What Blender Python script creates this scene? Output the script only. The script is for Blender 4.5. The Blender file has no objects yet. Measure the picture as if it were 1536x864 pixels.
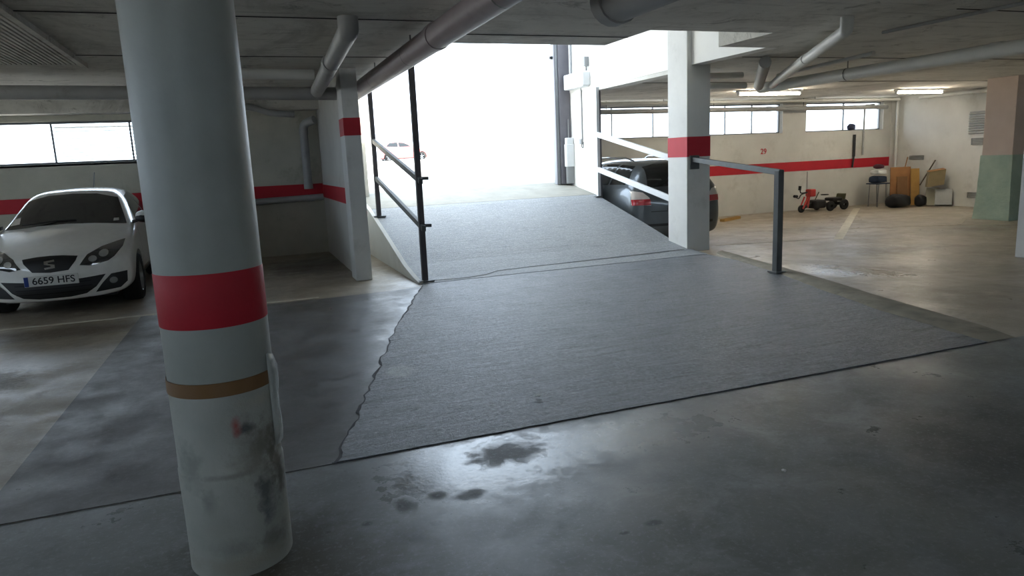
import bpy, bmesh, math, random
from mathutils import Vector, Matrix
from mathutils.bvhtree import BVHTree
random.seed(7)
scn = bpy.context.scene
COL = scn.collection

# ------------------------------------------------------------------ camera
CAM_H = 1.5
cam_d = bpy.data.cameras.new('camera'); cam = bpy.data.objects.new('camera', cam_d); COL.objects.link(cam)
cam_d.sensor_fit = 'HORIZONTAL'; cam_d.sensor_width = 36.0; cam_d.lens = 1070.0 / 1536.0 * 36.0
cam_d.clip_start = 0.05; cam_d.clip_end = 400
_f = 1070.0
_down = Vector((262.0, 5868.0, _f)).normalized()            # world down seen from the lens (x right, y down, z forward)
_px = 355.0 - 768.0
_py = (-_f*_f - _px*262.0) / 5868.0
_Y = Vector((_px, _py, _f)).normalized(); _X = _down.cross(_Y); _Z = -_down
R = Matrix((_X, _Y, _Z))
cx_ = R @ Vector((1,0,0)); cy_ = R @ Vector((0,-1,0)); cz_ = R @ Vector((0,0,-1))
cam.matrix_world = Matrix(((cx_.x,cy_.x,cz_.x,0),(cx_.y,cy_.y,cz_.y,0),(cx_.z,cy_.z,cz_.z,CAM_H),(0,0,0,1)))
scn.camera = cam

# ------------------------------------------------------------------ sky, sun, exposure
world = bpy.data.worlds.new('sky'); scn.world = world; world.use_nodes = True
bg = world.node_tree.nodes['Background']
bg.inputs['Color'].default_value = (0.70, 0.84, 1.0, 1); bg.inputs['Strength'].default_value = 1.0
sun_d = bpy.data.lights.new('sun', 'SUN'); sun_d.energy = 9.0; sun_d.angle = math.radians(0.6); sun_d.color = (1.0, .95, .86)
sun = bpy.data.objects.new('sun', sun_d); COL.objects.link(sun)
sun.rotation_euler = Vector((-0.85, 0.10, -0.52)).to_track_quat('-Z', 'Y').to_euler()
vs = scn.view_settings
vs.view_transform = 'Standard'; vs.look = 'None'; vs.gamma = 1.0; vs.use_curve_mapping = False
vs.exposure = 2.62
scn.display_settings.display_device = 'sRGB'
try:
    scn.cycles.max_bounces = 10; scn.cycles.diffuse_bounces = 7; scn.cycles.glossy_bounces = 4; scn.cycles.transparent_max_bounces = 16
    scn.cycles.sample_clamp_indirect = 8.0; scn.cycles.use_denoising = True
    scn.cycles.caustics_reflective = False; scn.cycles.caustics_refractive = False
except Exception:
    pass

# ------------------------------------------------------------------ materials
def lin(h):
    h = h.lstrip('#'); v = [int(h[i:i+2],16)/255 for i in (0,2,4)]
    return tuple(c/12.92 if c <= .04045 else ((c+.055)/1.055)**2.4 for c in v) + (1,)
MATS = {}
class N:
    """small node-graph helper"""
    def __init__(s, name):
        s.m = bpy.data.materials.new(name); s.m.use_nodes = True; s.t = s.m.node_tree
        s.b = s.t.nodes['Principled BSDF']; s.o = s.t.nodes['Material Output']
        s.geo = s.t.nodes.new('ShaderNodeNewGeometry'); s.pos = s.geo.outputs['Position']
        MATS[name] = s.m
    def n(s, typ): return s.t.nodes.new(typ)
    def l(s, a, b): s.t.links.new(a, b)
    def mapped(s, scale=(1,1,1), loc=(0,0,0), rot=(0,0,0), vec=None):
        m = s.n('ShaderNodeMapping'); m.inputs['Scale'].default_value = scale; m.inputs['Location'].default_value = loc; m.inputs['Rotation'].default_value = rot
        s.l(vec or s.pos, m.inputs['Vector']); return m.outputs[0]
    def noise(s, scale=5, detail=4, rough=.55, vec=None, dist=0):
        x = s.n('ShaderNodeTexNoise'); x.inputs['Scale'].default_value = scale; x.inputs['Detail'].default_value = detail
        x.inputs['Roughness'].default_value = rough; x.inputs['Distortion'].default_value = dist
        s.l(vec or s.pos, x.inputs['Vector']); return x.outputs['Fac']
    def voro(s, scale=8, feature='F1', vec=None):
        x = s.n('ShaderNodeTexVoronoi'); x.feature = feature; x.inputs['Scale'].default_value = scale
        s.l(vec or s.pos, x.inputs['Vector']); return x.outputs['Distance']
    def ramp(s, fac, a, b, ca=(0,0,0,1), cb=(1,1,1,1)):
        r = s.n('ShaderNodeValToRGB'); e = r.color_ramp.elements
        e[0].position = a; e[0].color = ca; e[1].position = b; e[1].color = cb
        s.l(fac, r.inputs['Fac']); return r.outputs['Color']
    def mix(s, fac, a, b, mode='MIX'):
        x = s.n('ShaderNodeMix'); x.data_type = 'RGBA'; x.blend_type = mode
        for sock, v in ((x.inputs['Factor'], fac), (x.inputs[6], a), (x.inputs[7], b)):
            if isinstance(v, (int, float)): sock.default_value = v
            elif isinstance(v, tuple): sock.default_value = v
            else: s.l(v, sock)
        return x.outputs[2]
    def math(s, op, a, b=None, clamp=False):
        x = s.n('ShaderNodeMath'); x.operation = op; x.use_clamp = clamp
        for i, v in enumerate((a, b)):
            if v is None: continue
            if isinstance(v, (int, float)): x.inputs[i].default_value = v
            else: s.l(v, x.inputs[i])
        return x.outputs[0]
    def blob(s, c, r, soft=.5, wob=.35, nscale=6):
        """soft irregular spot at world point c with radii r: a stain with a shape of its own"""
        m = s.n('ShaderNodeMapping'); m.vector_type = 'POINT'
        m.inputs['Scale'].default_value = tuple(1/q for q in r); m.inputs['Location'].default_value = tuple(-a/q for a, q in zip(c, r))
        s.l(s.pos, m.inputs['Vector'])
        ln = s.n('ShaderNodeVectorMath'); ln.operation = 'LENGTH'; s.l(m.outputs[0], ln.inputs[0])
        d = s.math('ADD', ln.outputs['Value'], s.math('MULTIPLY', s.math('SUBTRACT', s.noise(nscale, 4, .65), .5), wob*2.5))
        return s.ramp(d, max(0, 1-soft), 1.0, (1,1,1,1), (0,0,0,1))
    def col(s, v):
        if isinstance(v, tuple): s.b.inputs['Base Color'].default_value = v
        else: s.l(v, s.b.inputs['Base Color'])
        return s
    def rough(s, v):
        if isinstance(v, (int, float)): s.b.inputs['Roughness'].default_value = v
        else: s.l(v, s.b.inputs['Roughness'])
        return s
    def bump(s, h, strength=.3, dist=.02):
        x = s.n('ShaderNodeBump'); x.inputs['Strength'].default_value = strength; x.inputs['Distance'].default_value = dist
        s.l(h, x.inputs['Height']); s.l(x.outputs[0], s.b.inputs['Normal']); return s
    def set(s, **k):
        for a, v in k.items(): s.b.inputs[a.replace('_', ' ')].default_value = v
        return s

def painted(name, hexa, var=.12, rough=.7, scale=2.5, bump=.12, metallic=0, spec=.4, dirt=None):
    g = N(name); c = lin(hexa); d = tuple(x*(1-var) for x in c[:3]) + (1,); u = tuple(min(1, x*(1+var*.4)) for x in c[:3]) + (1,)
    k = g.ramp(g.noise(scale, 6, .6), .3, .7, d, u)
    if dirt: k = g.mix(g.ramp(g.noise(scale*.7+.31, 8, .7), .55, .8), k, lin(dirt))
    g.col(k).rough(rough).set(Metallic=metallic, Specular_IOR_Level=spec)
    if bump: g.bump(g.noise(scale*22, 4, .6), bump, .01)
    return g.m
def plain(name, hexa, rough=.5, metallic=0, spec=.5, coat=0):
    g = N(name); c = lin(hexa)
    k = g.ramp(g.noise(14, 3), .3, .7, tuple(x*.93 for x in c[:3])+(1,), c)
    g.col(k).rough(rough).set(Metallic=metallic, Specular_IOR_Level=spec, Coat_Weight=coat, Coat_Roughness=.06)
    return g.m
def emit(name, col, strength):
    g = N(name); g.b.inputs['Emission Color'].default_value = col; g.b.inputs['Emission Strength'].default_value = strength; g.col((.9,.9,.9,1)); return g.m

def mk_floor(name, base, dark, light, rbase=.38, stains=(), gloss=(), worn=0.0):
    g = N(name)
    k = g.ramp(g.noise(.8, 8, .62), .32, .7, lin(dark), lin(base))
    k = g.mix(g.ramp(g.noise(2.3, 7, .7, dist=.6), .5, .78), k, lin(light))
    k = g.mix(g.ramp(g.noise(19, 5, .7), .58, .78), k, lin(dark))
    k = g.mix(g.math('MULTIPLY', g.ramp(g.noise(5.5, 9, .75, dist=.8), .54, .66), .55), k, lin(dark))
    k = g.mix(g.math('MULTIPLY', g.ramp(g.noise(1.25, 9, .7, vec=g.mapped((1,1,1),(7,3,0)), dist=.5), .5, .62), .5), k, lin(dark))
    r = g.ramp(g.noise(2.1, 9, .72), .32, .68, (rbase-.17,)*3+(1,), (rbase+.2,)*3+(1,))
    for c, rad, colr, w in stains:
        k = g.mix(g.math('MULTIPLY', g.blob((c[0], c[1], 0), (rad[0], rad[1], 1), .55, w, 9/max(rad[0], .12)*.5), .8), k, lin(colr))
    for c, rad, rv in gloss:
        r = g.mix(g.blob((c[0], c[1], 0), (rad[0], rad[1], 1), .5, .7, 11), r, (rv,)*3+(1,))
    k = g.mix(g.math('MULTIPLY', g.ramp(g.noise(42, 3, .8), .54, .64), .35), k, lin(light))
    g.col(k).rough(r).set(Specular_IOR_Level=.55)
    g.bump(g.mix(.5, g.noise(36, 5, .65), g.noise(4, 4, .6)), .12, .01)
    return g.m

mk_floor('concrete_front', '#85888b', '#666863', '#9a9da1', .40,
    stains=[((1.12,3.3),(.22,.16),'#3d3d38',.5), ((.36,2.86),(.030,.026),'#17171a',.15), ((.20,2.86),(.014,.012),'#1c1c1c',.15), ((.70,2.98),(.04,.035),'#2c2c2c',.25), ((.76,2.92),(.05,.04),'#2a2a2a',.3),
            ((.86,2.90),(.06,.04),'#202020',.3), ((.63,2.74),(.04,.03),'#2b2b2b',.3), ((.53,2.95),(.05,.10),'#3a3a36',.4), ((.62,3.28),(.05,.03),'#3c3c3c',.3),
            ((-.05,2.9),(.42,.3),'#413d31',.5), ((.1,2.55),(.5,.35),'#4a4536',.6), ((1.45,2.35),(.05,.03),'#23252a',.3), ((1.3,2.33),(.03,.015),'#23252a',.3), ((3.6,2.2),(1.2,.8),'#4a4c4d',.5)],
    gloss=[((.98,3.2),(.62,.40),.14), ((1.9,3.2),(.9,.3),.27), ((1.14,3.28),(.24,.17),.62), ((.70,2.98),(.07,.06),.6), ((.83,2.92),(.1,.06),.6), ((.55,2.95),(.06,.1),.6)])
mk_floor('concrete_bay', '#a39a8a', '#857a6a', '#b8b09e', .42,
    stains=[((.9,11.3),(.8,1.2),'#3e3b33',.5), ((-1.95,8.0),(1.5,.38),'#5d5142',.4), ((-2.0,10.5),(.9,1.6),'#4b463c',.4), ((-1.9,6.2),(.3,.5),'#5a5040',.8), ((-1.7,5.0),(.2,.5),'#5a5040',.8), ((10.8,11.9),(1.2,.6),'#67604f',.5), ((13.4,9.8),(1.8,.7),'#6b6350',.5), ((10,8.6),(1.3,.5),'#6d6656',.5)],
    gloss=[((7.1,6.6),(.9,.8),.22), ((-1.7,6.9),(.5,.6),.3)])
mk_floor('concrete_strip', '#646362', '#4d4a46', '#727272', .42, stains=[((.55,7.9),(.6,.3),'#4c4a44',.5)])
g = N('concrete_rough')
k = g.ramp(g.noise(1.3, 8, .65), .3, .72, lin('#4c4f54'), lin('#62656b'))
k = g.mix(g.ramp(g.noise(30, 6, .75), .55, .75), k, lin('#777b81'))
k = g.mix(g.ramp(g.noise(6, 7, .74, vec=g.mapped((.35,2.2,1))), .52, .62), k, lin('#3b3d41'))
k = g.mix(g.math('MULTIPLY', g.ramp(g.noise(11, 8, .8, vec=g.mapped((.22,1.8,1),(3,1,0))), .52, .60), .8), k, lin('#6d7178'))
k = g.mix(g.math('MULTIPLY', g.ramp(g.noise(1.7, 9, .75), .5, .62), .6), k, lin('#46484d'))
k = g.mix(g.ramp(g.voro(26), .0, .16, (1,1,1,1), (0,0,0,1)), k, lin('#7e8187'))
k = g.mix(g.blob((.95,5.0,0), (.16,.22,1), .6, .4, 14), k, lin('#8b8d8a'))
pm = g.ramp(g.noise(2.4, 6, .7, vec=g.mapped((1,1,1),(11,5,0))), .40, .62, (.06,)*3+(1,), (.52,)*3+(1,))
k = g.mix(g.math('MULTIPLY', g.ramp(g.noise(48, 3, .8), .50, .58), pm), k, lin('#83868c'))
k = g.mix(g.math('MULTIPLY', g.ramp(g.noise(33, 3, .8, vec=g.mapped((.6,1.3,1),(4,9,2))), .52, .60), pm), k, lin('#3c3f43'))
g.col(k).rough(g.ramp(g.noise(40, 5, .7), .3, .7, (.32,)*3+(1,), (.60,)*3+(1,))).set(Specular_IOR_Level=.6)
g.bump(g.mix(.45, g.noise(75, 6, .75), g.noise(9, 5, .7, vec=g.mapped((.4,2.0,1)))), .9, .025)
g = N('concrete_ramp')
k = g.ramp(g.noise(1.1, 8, .65), .3, .72, lin('#767a7e'), lin('#8d9092'))
k = g.mix(g.ramp(g.noise(9, 7, .75, vec=g.mapped((.3,2.6,1))), .53, .66), k, lin('#676a6d'))
k = g.mix(g.math('MULTIPLY', g.ramp(g.noise(2.2, 9, .75), .5, .64), .5), k, lin('#6c6f72'))
k = g.mix(g.math('MULTIPLY', g.ramp(g.noise(36, 3, .8), .5, .6), .4), k, lin('#b2b3b1'))
k = g.mix(g.math('MULTIPLY', g.ramp(g.noise(26, 4, .8, vec=g.mapped((.4,1.6,1),(4,9,2))), .53, .62), .45), k, lin('#66696c'))
g.col(k).rough(.6)
g.bump(g.mix(.5, g.noise(60, 6, .7), g.noise(14, 5, .7, vec=g.mapped((.25,2.4,1)))), .85, .02)
painted('concrete_landing', '#8f8d84', .16, .75, 3, .4, dirt='#77766f')
painted('cement_ridge', '#8c8576', .3, .8, 5, .5, dirt='#5c564a')
g = N('ceiling_concrete')
k = g.ramp(g.noise(1.0, 8, .62, vec=g.mapped((.25,1.6,1))), .3, .7, lin('#cac8c1'), lin('#dddbd4'))
k = g.mix(g.ramp(g.noise(1.7, 8, .72), .56, .74), k, lin('#a3a19a'))
k = g.mix(g.ramp(g.noise(3.1, 8, .75), .66, .8), k, lin('#dedcd6'))
k = g.mix(g.math('MULTIPLY', g.ramp(g.noise(.9, 9, .75, vec=g.mapped((1,.6,1),(5,2,0)), dist=.6), .50, .64), .7), k, lin('#a3a19a'))
k = g.mix(g.math('MULTIPLY', g.ramp(g.noise(2.6, 9, .78, dist=1.0), .57, .66), .8), k, lin('#85837c'))
k = g.mix(g.math('MULTIPLY', g.ramp(g.noise(7, 6, .75, vec=g.mapped((.12,1.5,1))), .55, .66), .5), k, lin('#96948d'))
g.col(k).rough(.85); g.bump(g.noise(14, 6, .7, vec=g.mapped((.3,2.5,1))), .6, .02)
painted('wall_white', '#c8c8c3', .10, .75, 1.6, .15, dirt='#a9a79f')
painted('wall_block', '#b9b7a9', .14, .85, 2.0, .3, dirt='#83806f')
painted('wall_bright', '#e6e6e3', .05, .7, 1.6, .12)
painted('red_paint', '#b3202f', .14, .6, 3, .12)
painted('pillar_white', '#d4d5d3', .07, .7, 3, .2, dirt='#b9bab6')
painted('pillar_pink', '#c9b8ac', .07, .75, 3, .15)
g = N('pillar_green'); k = g.ramp(g.noise(3, 6, .6), .3, .7, lin('#8fa594'), lin('#a9bba9')); g.col(k).rough(.5); g.bump(g.noise(5, 5, .6, vec=g.mapped((1,1,2.5))), .6, .05)
painted('rail_white', '#d9dcdf', .06, .45, 4, .05)
painted('rail_dark', '#55595a', .18, .6, 6, .1, dirt='#3f3d3b')
painted('post_dark', '#514d50', .2, .55, 6, .12, metallic=.2, dirt='#6a4a45')
painted('steel_jamb', '#68676d', .15, .5, 3, .1, metallic=.3)
painted('pipe_grey', '#9b9c9b', .12, .5, 3, .05, dirt='#77776f')
painted('pipe_pink', '#93898c', .12, .5, 3, .05, dirt='#6d6567')
painted('pipe_white', '#cfd0cc', .07, .45, 3, .04)
painted('plastic_white', '#d9dcde', .05, .5, 6, .04)
painted('plastic_grey', '#8b8e90', .08, .5, 6, .04)
plain('hanger_steel', '#6a6a68', .45, .7)
painted('line_paint', '#cdc8b8', .2, .7, 7, .1, dirt='#9a9280')
painted('line_paint_faded', '#aba392', .25, .75, 7, .1, dirt='#857d6c')
plain('window_frame', '#6d7174', .5, .4)
plain('louver_alu', '#d7d9da', .45, .3)
plain('vent_grey', '#8c8e8c', .6, .2)
emit('tube_glow', (1.0,.88,.70,1), 20.0)
g = N('pane_glass')
tr = g.n('ShaderNodeBsdfTransparent'); gl = g.n('ShaderNodeBsdfGlossy'); mx = g.n('ShaderNodeMixShader'); gl.inputs['Roughness'].default_value = .03
fr = g.n('ShaderNodeFresnel'); fr.inputs['IOR'].default_value = 1.25
g.l(fr.outputs[0], mx.inputs[0]); g.l(tr.outputs[0], mx.inputs[1]); g.l(gl.outputs[0], mx.inputs[2]); g.l(mx.outputs[0], g.o.inputs['Surface'])
# round column paint with scuffs of its own
g = N('column_paint')
k = g.ramp(g.noise(2.2, 6, .6), .3, .7, lin('#90948e'), lin('#a2a6a0'))
k = g.mix(g.ramp(g.noise(17, 3, .5), .74, .80), k, lin('#8c8f8e'))
g.col(k).rough(.45); g.bump(g.noise(9, 5, .6), .15, .02)
g = N('column_lower')
k = g.ramp(g.noise(3.2, 7, .62), .3, .7, lin('#9a9d96'), lin('#aeb0aa'))
yy = 2.66
for c, r, h, w in [((-.045,yy,.46),(.10,.4,.16),'#8a8880',.8), ((-.02,yy,.30),(.05,.4,.10),'#4c5052',.7), ((.035,yy+.05,.34),(.025,.3,.13),'#55504a',.7), ((-.065,yy,.57),(.045,.3,.025),'#43464a',.6),
                   ((-.10,yy,.585),(.022,.3,.045),'#a0403a',.5), ((-.02,yy,.22),(.03,.3,.06),'#5f6468',.7), ((-.01,yy,.50),(.07,.3,.10),'#77756c',.8), ((.02,yy,.45),(.03,.3,.16),'#6b675e',.8), ((-.27,yy+.1,.44),(.05,.3,.12),'#858a84',.7), ((-.15,yy,.12),(.1,.3,.05),'#8a8c86',.8), ((-.01,yy,.10),(.07,.3,.07),'#74766f',.8), ((-.22,yy,.30),(.03,.3,.07),'#7f837e',.8), ((-.2,yy,.22),(.07,.3,.12),'#9fa19a',.7), ((.0,yy,.66),(.12,.3,.03),'#a8a598',.8), ((-.13,yy,.40),(.14,.3,.015),'#85877f',.5), ((-.12,yy,.05),(.3,.3,.05),'#9a988c',.7)]:
    k = g.mix(g.math('MULTIPLY', g.blob(c, r, .8, w, 22), .85), k, lin(h))
g.col(k).rough(.55); g.bump(g.noise(12, 6, .7), .35, .02)
plain('brown_tape', '#7a5a38', .35)
g = N('plastic_film'); g.col(lin('#d5dad6')).rough(.25).set(Alpha=.55); g.bump(g.noise(14, 4, .6), .6, .02)
# cars
plain('paint_white', '#ecece8', .25, 0, .5, .8)
plain('paint_graphite', '#5a6064', .28, .5, .5, .8)
plain('paint_red', '#d9807c', .3, 0, .5, .6)
g = N('car_glass'); g.col((.012,.014,.014,1)).rough(.06).set(Specular_IOR_Level=.6)
plain('black_plastic', '#17181a', .5)
plain('black_rubber', '#141414', .8)
plain('chrome', '#c7c9cb', .15, 1.0)
plain('alloy', '#9a9c9e', .3, .9)
g = N('head_lens'); g.col((.03,.033,.036,1)).rough(.05).set(Specular_IOR_Level=.9, Coat_Weight=.8)
plain('lamp_bulb', '#cfd2d4', .12, .7)
plain('tail_red', '#b0222c', .2, 0, .6, .6)
plain('tail_clear', '#d8d2cc', .15, 0, .6, .6)
plain('plate_white', '#cfd0cc', .45)
plain('plate_blue', '#1c3a86', .45)
plain('plate_black', '#15161a', .5)
# clutter
plain('trike_red', '#b3332f', .4); plain('trike_black', '#1d1d1d', .55); plain('trike_olive', '#4a4a30', .6)
painted('cardboard', '#9a6f47', .14, .85, 6, .1); painted('cardboard_dark', '#7d5c3c', .14, .85, 6, .1); painted('cardboard_grey', '#86795c', .14, .85, 6, .1)
painted('pale_board', '#b7b5a4', .12, .8, 5, .1)
painted('foam_grey', '#a9acab', .12, .8, 5, .1)
plain('cloth_white', '#cfd3d3', .9); plain('cloth_navy', '#2c3a4e', .9); plain('cloth_maroon', '#4f2733', .9); plain('cloth_pink', '#b98d88', .9)
plain('bag_black', '#1c1e22', .5); plain('bag_blue', '#2a3149', .6)
painted('wood_plank', '#a98448', .2, .75, 6, .1); painted('wood_dark', '#4b4136', .2, .75, 6, .1)
painted('asphalt_out', '#a9a8a4', .1, .9, 2, .2)
painted('joint_grey', '#47484b', .3, .8, 8, .2)
painted('oil_dark', '#2c2a28', .3, .8, 8, .2)
def M(n): return MATS[n]

# ------------------------------------------------------------------ mesh helpers
def tag(o, label=None, cat=None, group=None, kind=None):
    if label: o['label'] = label
    if cat: o['category'] = cat
    if group: o['group'] = group
    if kind: o['kind'] = kind
    return o
def attach(o, parent):
    if parent is not None:
        o.parent = parent
        pw = Matrix.Translation(parent.location) if parent.parent is None else (Matrix.Translation(parent.parent.location) if parent.parent.type == 'EMPTY' else Matrix.Identity(4))
        if parent.type != 'EMPTY': pw = Matrix.Identity(4)
        o.matrix_parent_inverse = Matrix.Identity(4)
        if parent.type == 'EMPTY': o.matrix_parent_inverse = Matrix.Translation(-parent.location)
    return o
def empty(name, loc, label, cat, group=None):
    e = bpy.data.objects.new(name, None); COL.objects.link(e); e.location = loc; e.empty_display_size = .1
    return tag(e, label, cat, group)
def link(name, bm, mat, parent=None, smooth=False, bevel=0, segs=2):
    me = bpy.data.meshes.new(name)
    bmesh.ops.recalc_face_normals(bm, faces=bm.faces[:])
    bm.to_mesh(me); bm.free()
    o = bpy.data.objects.new(name, me); COL.objects.link(o)
    me.materials.append(M(mat) if isinstance(mat, str) else mat)
    if smooth:
        for p in me.polygons: p.use_smooth = True
        if smooth == 'auto':
            try: me.set_sharp_from_angle(angle=math.radians(40))
            except Exception: pass
    if bevel:
        b = o.modifiers.new('bevel', 'BEVEL'); b.width = bevel; b.segments = segs; b.limit_method = 'ANGLE'
    return attach(o, parent)
def abox(bm, x0, x1, y0, y1, z0, z1):
    v = [bm.verts.new(p) for p in ((x0,y0,z0),(x1,y0,z0),(x1,y1,z0),(x0,y1,z0),(x0,y0,z1),(x1,y0,z1),(x1,y1,z1),(x0,y1,z1))]
    for f in ((0,3,2,1),(4,5,6,7),(0,1,5,4),(1,2,6,5),(2,3,7,6),(3,0,4,7)): bm.faces.new([v[i] for i in f])
def box(name, a, mat, parent=None, bevel=0):
    bm = bmesh.new(); abox(bm, *a); return link(name, bm, mat, parent, bevel=bevel)
def boxes(name, lst, mat, parent=None, bevel=0):
    bm = bmesh.new()
    for a in lst: abox(bm, *a)
    return link(name, bm, mat, parent, bevel=bevel)
def obox(bm, c, ax, ay, az):
    """oriented box: centre c and three half-axis vectors"""
    c, ax, ay, az = map(Vector, (c, ax, ay, az))
    v = [bm.verts.new(c + sx*ax + sy*ay + sz*az) for sx, sy, sz in ((-1,-1,-1),(1,-1,-1),(1,1,-1),(-1,1,-1),(-1,-1,1),(1,-1,1),(1,1,1),(-1,1,1))]
    for f in ((0,3,2,1),(4,5,6,7),(0,1,5,4),(1,2,6,5),(2,3,7,6),(3,0,4,7)): bm.faces.new([v[i] for i in f])
def orbox(name, c, ax, ay, az, mat, parent=None, bevel=0):
    bm = bmesh.new(); obox(bm, c, ax, ay, az); return link(name, bm, mat, parent, bevel=bevel)
def bar(name, p0, p1, w, h, mat, parent=None, bevel=.004):
    """square bar from p0 to p1, width w and height h"""
    p0, p1 = Vector(p0), Vector(p1); d = (p1-p0); L = d.length; d.normalize()
    up = Vector((0,0,1)) if abs(d.z) < .95 else Vector((0,1,0))
    s = d.cross(up).normalized(); u = s.cross(d).normalized()
    return orbox(name, (p0+p1)/2, d*L/2, s*w/2, u*h/2, mat, parent, bevel)
def atube(bm, pts, r, seg=14, cap=True, radii=None):
    pts = [Vector(p) for p in pts]; rings = []
    prev = None
    for i, p in enumerate(pts):
        d = (pts[min(i+1, len(pts)-1)] - pts[max(i-1, 0)]).normalized()
        if prev is None:
            a = Vector((0,0,1)) if abs(d.z) < .9 else Vector((1,0,0)); n = d.cross(a).normalized()
        else: n = (prev - d*prev.dot(d)).normalized()
        b = d.cross(n); prev = n; rr = radii[i] if radii else r
        rings.append([bm.verts.new(p + rr*(math.cos(t)*n + math.sin(t)*b)) for t in [2*math.pi*k/seg for k in range(seg)]])
    for A, B in zip(rings, rings[1:]):
        for k in range(seg): bm.faces.new((A[k], A[(k+1)%seg], B[(k+1)%seg], B[k]))
    if cap: bm.faces.new(rings[0][::-1]); bm.faces.new(rings[-1])
def tube(name, pts, r, mat, parent=None, seg=14, radii=None):
    bm = bmesh.new(); atube(bm, pts, r, seg, True, radii); return link(name, bm, mat, parent, smooth='auto')
def bend(pts, rad=.12, n=5):
    """round the corners of a polyline"""
    P = [Vector(p) for p in pts]; out = [P[0]]
    for a, b, c in zip(P, P[1:], P[2:]):
        r = min(rad, (a-b).length*.45, (c-b).length*.45)
        p, q = b + (a-b).normalized()*r, b + (c-b).normalized()*r
        for k in range(n+1):
            t = k/n; out.append(p*(1-t)**2 + b*2*t*(1-t) + q*t*t)
    out.append(P[-1]); return out
def alathe(bm, c, prof, seg=32, a0=0, a1=2*math.pi):
    full = abs(a1-a0-2*math.pi) < 1e-6; rings = []
    for r, z in prof:
        rings.append([bm.verts.new((c[0]+r*math.cos(a0+(a1-a0)*k/seg), c[1]+r*math.sin(a0+(a1-a0)*k/seg), c[2]+z)) for k in range(seg + (0 if full else 1))])
    for A, B in zip(rings, rings[1:]):
        n = len(A)
        for k in range(n if full else n-1): bm.faces.new((A[k], A[(k+1)%n], B[(k+1)%n], B[k]))
    return rings
def lathe(name, c, prof, mat, parent=None, seg=32, cap=True):
    bm = bmesh.new(); rs = alathe(bm, c, prof, seg)
    if cap: bm.faces.new(rs[0][::-1]); bm.faces.new(rs[-1])
    return link(name, bm, mat, parent, smooth='auto')
def prism(name, poly, z0, z1, mat, parent=None, bevel=0):
    bm = bmesh.new(); a = [bm.verts.new((x,y,z0)) for x,y in poly]; b = [bm.verts.new((x,y,z1)) for x,y in poly]
    bm.faces.new(a[::-1]); bm.faces.new(b)
    for i in range(len(poly)): j = (i+1)%len(poly); bm.faces.new((a[i],a[j],b[j],b[i]))
    return link(name, bm, mat, parent, bevel=bevel)
def text_mesh(name, s, size, loc, rot, mat, parent=None, depth=.002, sx=1.0):
    cu = bpy.data.curves.new(name, 'FONT'); cu.body = s; cu.size = size; cu.extrude = depth; cu.align_x = 'CENTER'; cu.align_y = 'CENTER'; cu.offset = size*.012
    t = bpy.data.objects.new(name, cu); COL.objects.link(t)
    bpy.context.view_layer.update()
    me = bpy.data.meshes.new_from_object(t.evaluated_get(bpy.context.evaluated_depsgraph_get()))
    bpy.data.objects.remove(t)
    me.transform(Matrix.Translation(loc) @ rot.to_4x4() @ Matrix.Diagonal((sx,1,1,1)))
    me.materials.clear(); me.materials.append(M(mat))
    o = bpy.data.objects.new(name, me); COL.objects.link(o); return attach(o, parent)
FACE_FRONT = Matrix.Rotation(math.pi/2, 3, 'X')                 # text that faces -Y
def struct(o, label=None): o['kind'] = 'structure'; 
def S(o, label, cat): o['kind'] = 'structure'; o['label'] = label; o['category'] = cat; return o

# ------------------------------------------------------------------ floors and ramp
FE = 3.56                                                        # front edge of the rough apron
S(prism('floor_front', [(-8,-6),(17.7,-6),(17.7,FE),(-8,FE)], -.2, 0, 'concrete_front'), 'smooth blue-grey concrete floor in front of the rough apron', 'floor')
S(prism('floor', [(-8,FE),(6.25,FE),(6.25,8.5),(2.0,8.5),(2.0,13.3),(-8,13.3)], -.2, 0, 'concrete_bay'), 'worn beige concrete floor of the parking bays', 'floor')
def sstep(t): t = max(0, min(1, t)); return t*t*(3-2*t)
FR = -.25                                                        # the right bays lie a little lower
def right_z(x, y): return FR*sstep((x-6.25)/2.6 + max(0, y-8)*.6)*sstep((y-FE)/3.6)
bm = bmesh.new(); gx = [6.25+.25*i for i in range(12)] + [10,12,14,16,17.7]; gy = [FE+.3*i for i in range(16)] + [9,10,12,14,15.8]
gv = [[bm.verts.new((x, y, right_z(x, y))) for x in gx] for y in gy]
for A, B in zip(gv, gv[1:]):
    for i in range(len(gx)-1): bm.faces.new((A[i],A[i+1],B[i+1],B[i]))
S(link('floor_right', bm, 'concrete_bay', smooth=True), 'beige concrete floor of the right bays, slightly lower than the ramp apron', 'floor')
def wob(p, q, n, amp):
    out = []
    for k in range(n):
        t = k/n; out.append((p[0]+(q[0]-p[0])*t + random.uniform(-amp, amp), p[1]+(q[1]-p[1])*t + random.uniform(-amp, amp)*.4))
    return out
left_edge = wob((.32,FE),(.62,4.5),16,.018) + wob((.62,4.5),(1.12,6.1),20,.02) + wob((1.12,6.1),(2.0,8.55),24,.015)
strip_poly = [(-1.26,FE+.004)] + left_edge + [(2.0,8.46),(1.62,8.36),(.74,8.33),(.26,8.33),(-.9,8.42),(-1.12,8.42)]
S(prism('floor_strip', strip_poly, -.02, .004, 'concrete_strip'), 'dark smooth concrete strip left of the rough ramp apron', 'floor')
apron = wob((.30,FE),(5.06,FE),70,.006) + wob((5.06,FE),(5.27,4.7),10,.012) + wob((5.27,4.7),(5.6,5.8),8,.012) + wob((5.6,5.8),(5.93,6.8),8,.01) + [(6.2,7.9),(6.24,9.0),(2.0,8.7),(2.0,8.55)] + left_edge[:0:-1]
S(prism('floor_apron', apron, -.02, .007, 'concrete_rough'), 'rough dark concrete apron at the foot of the ramp', 'floor')
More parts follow.
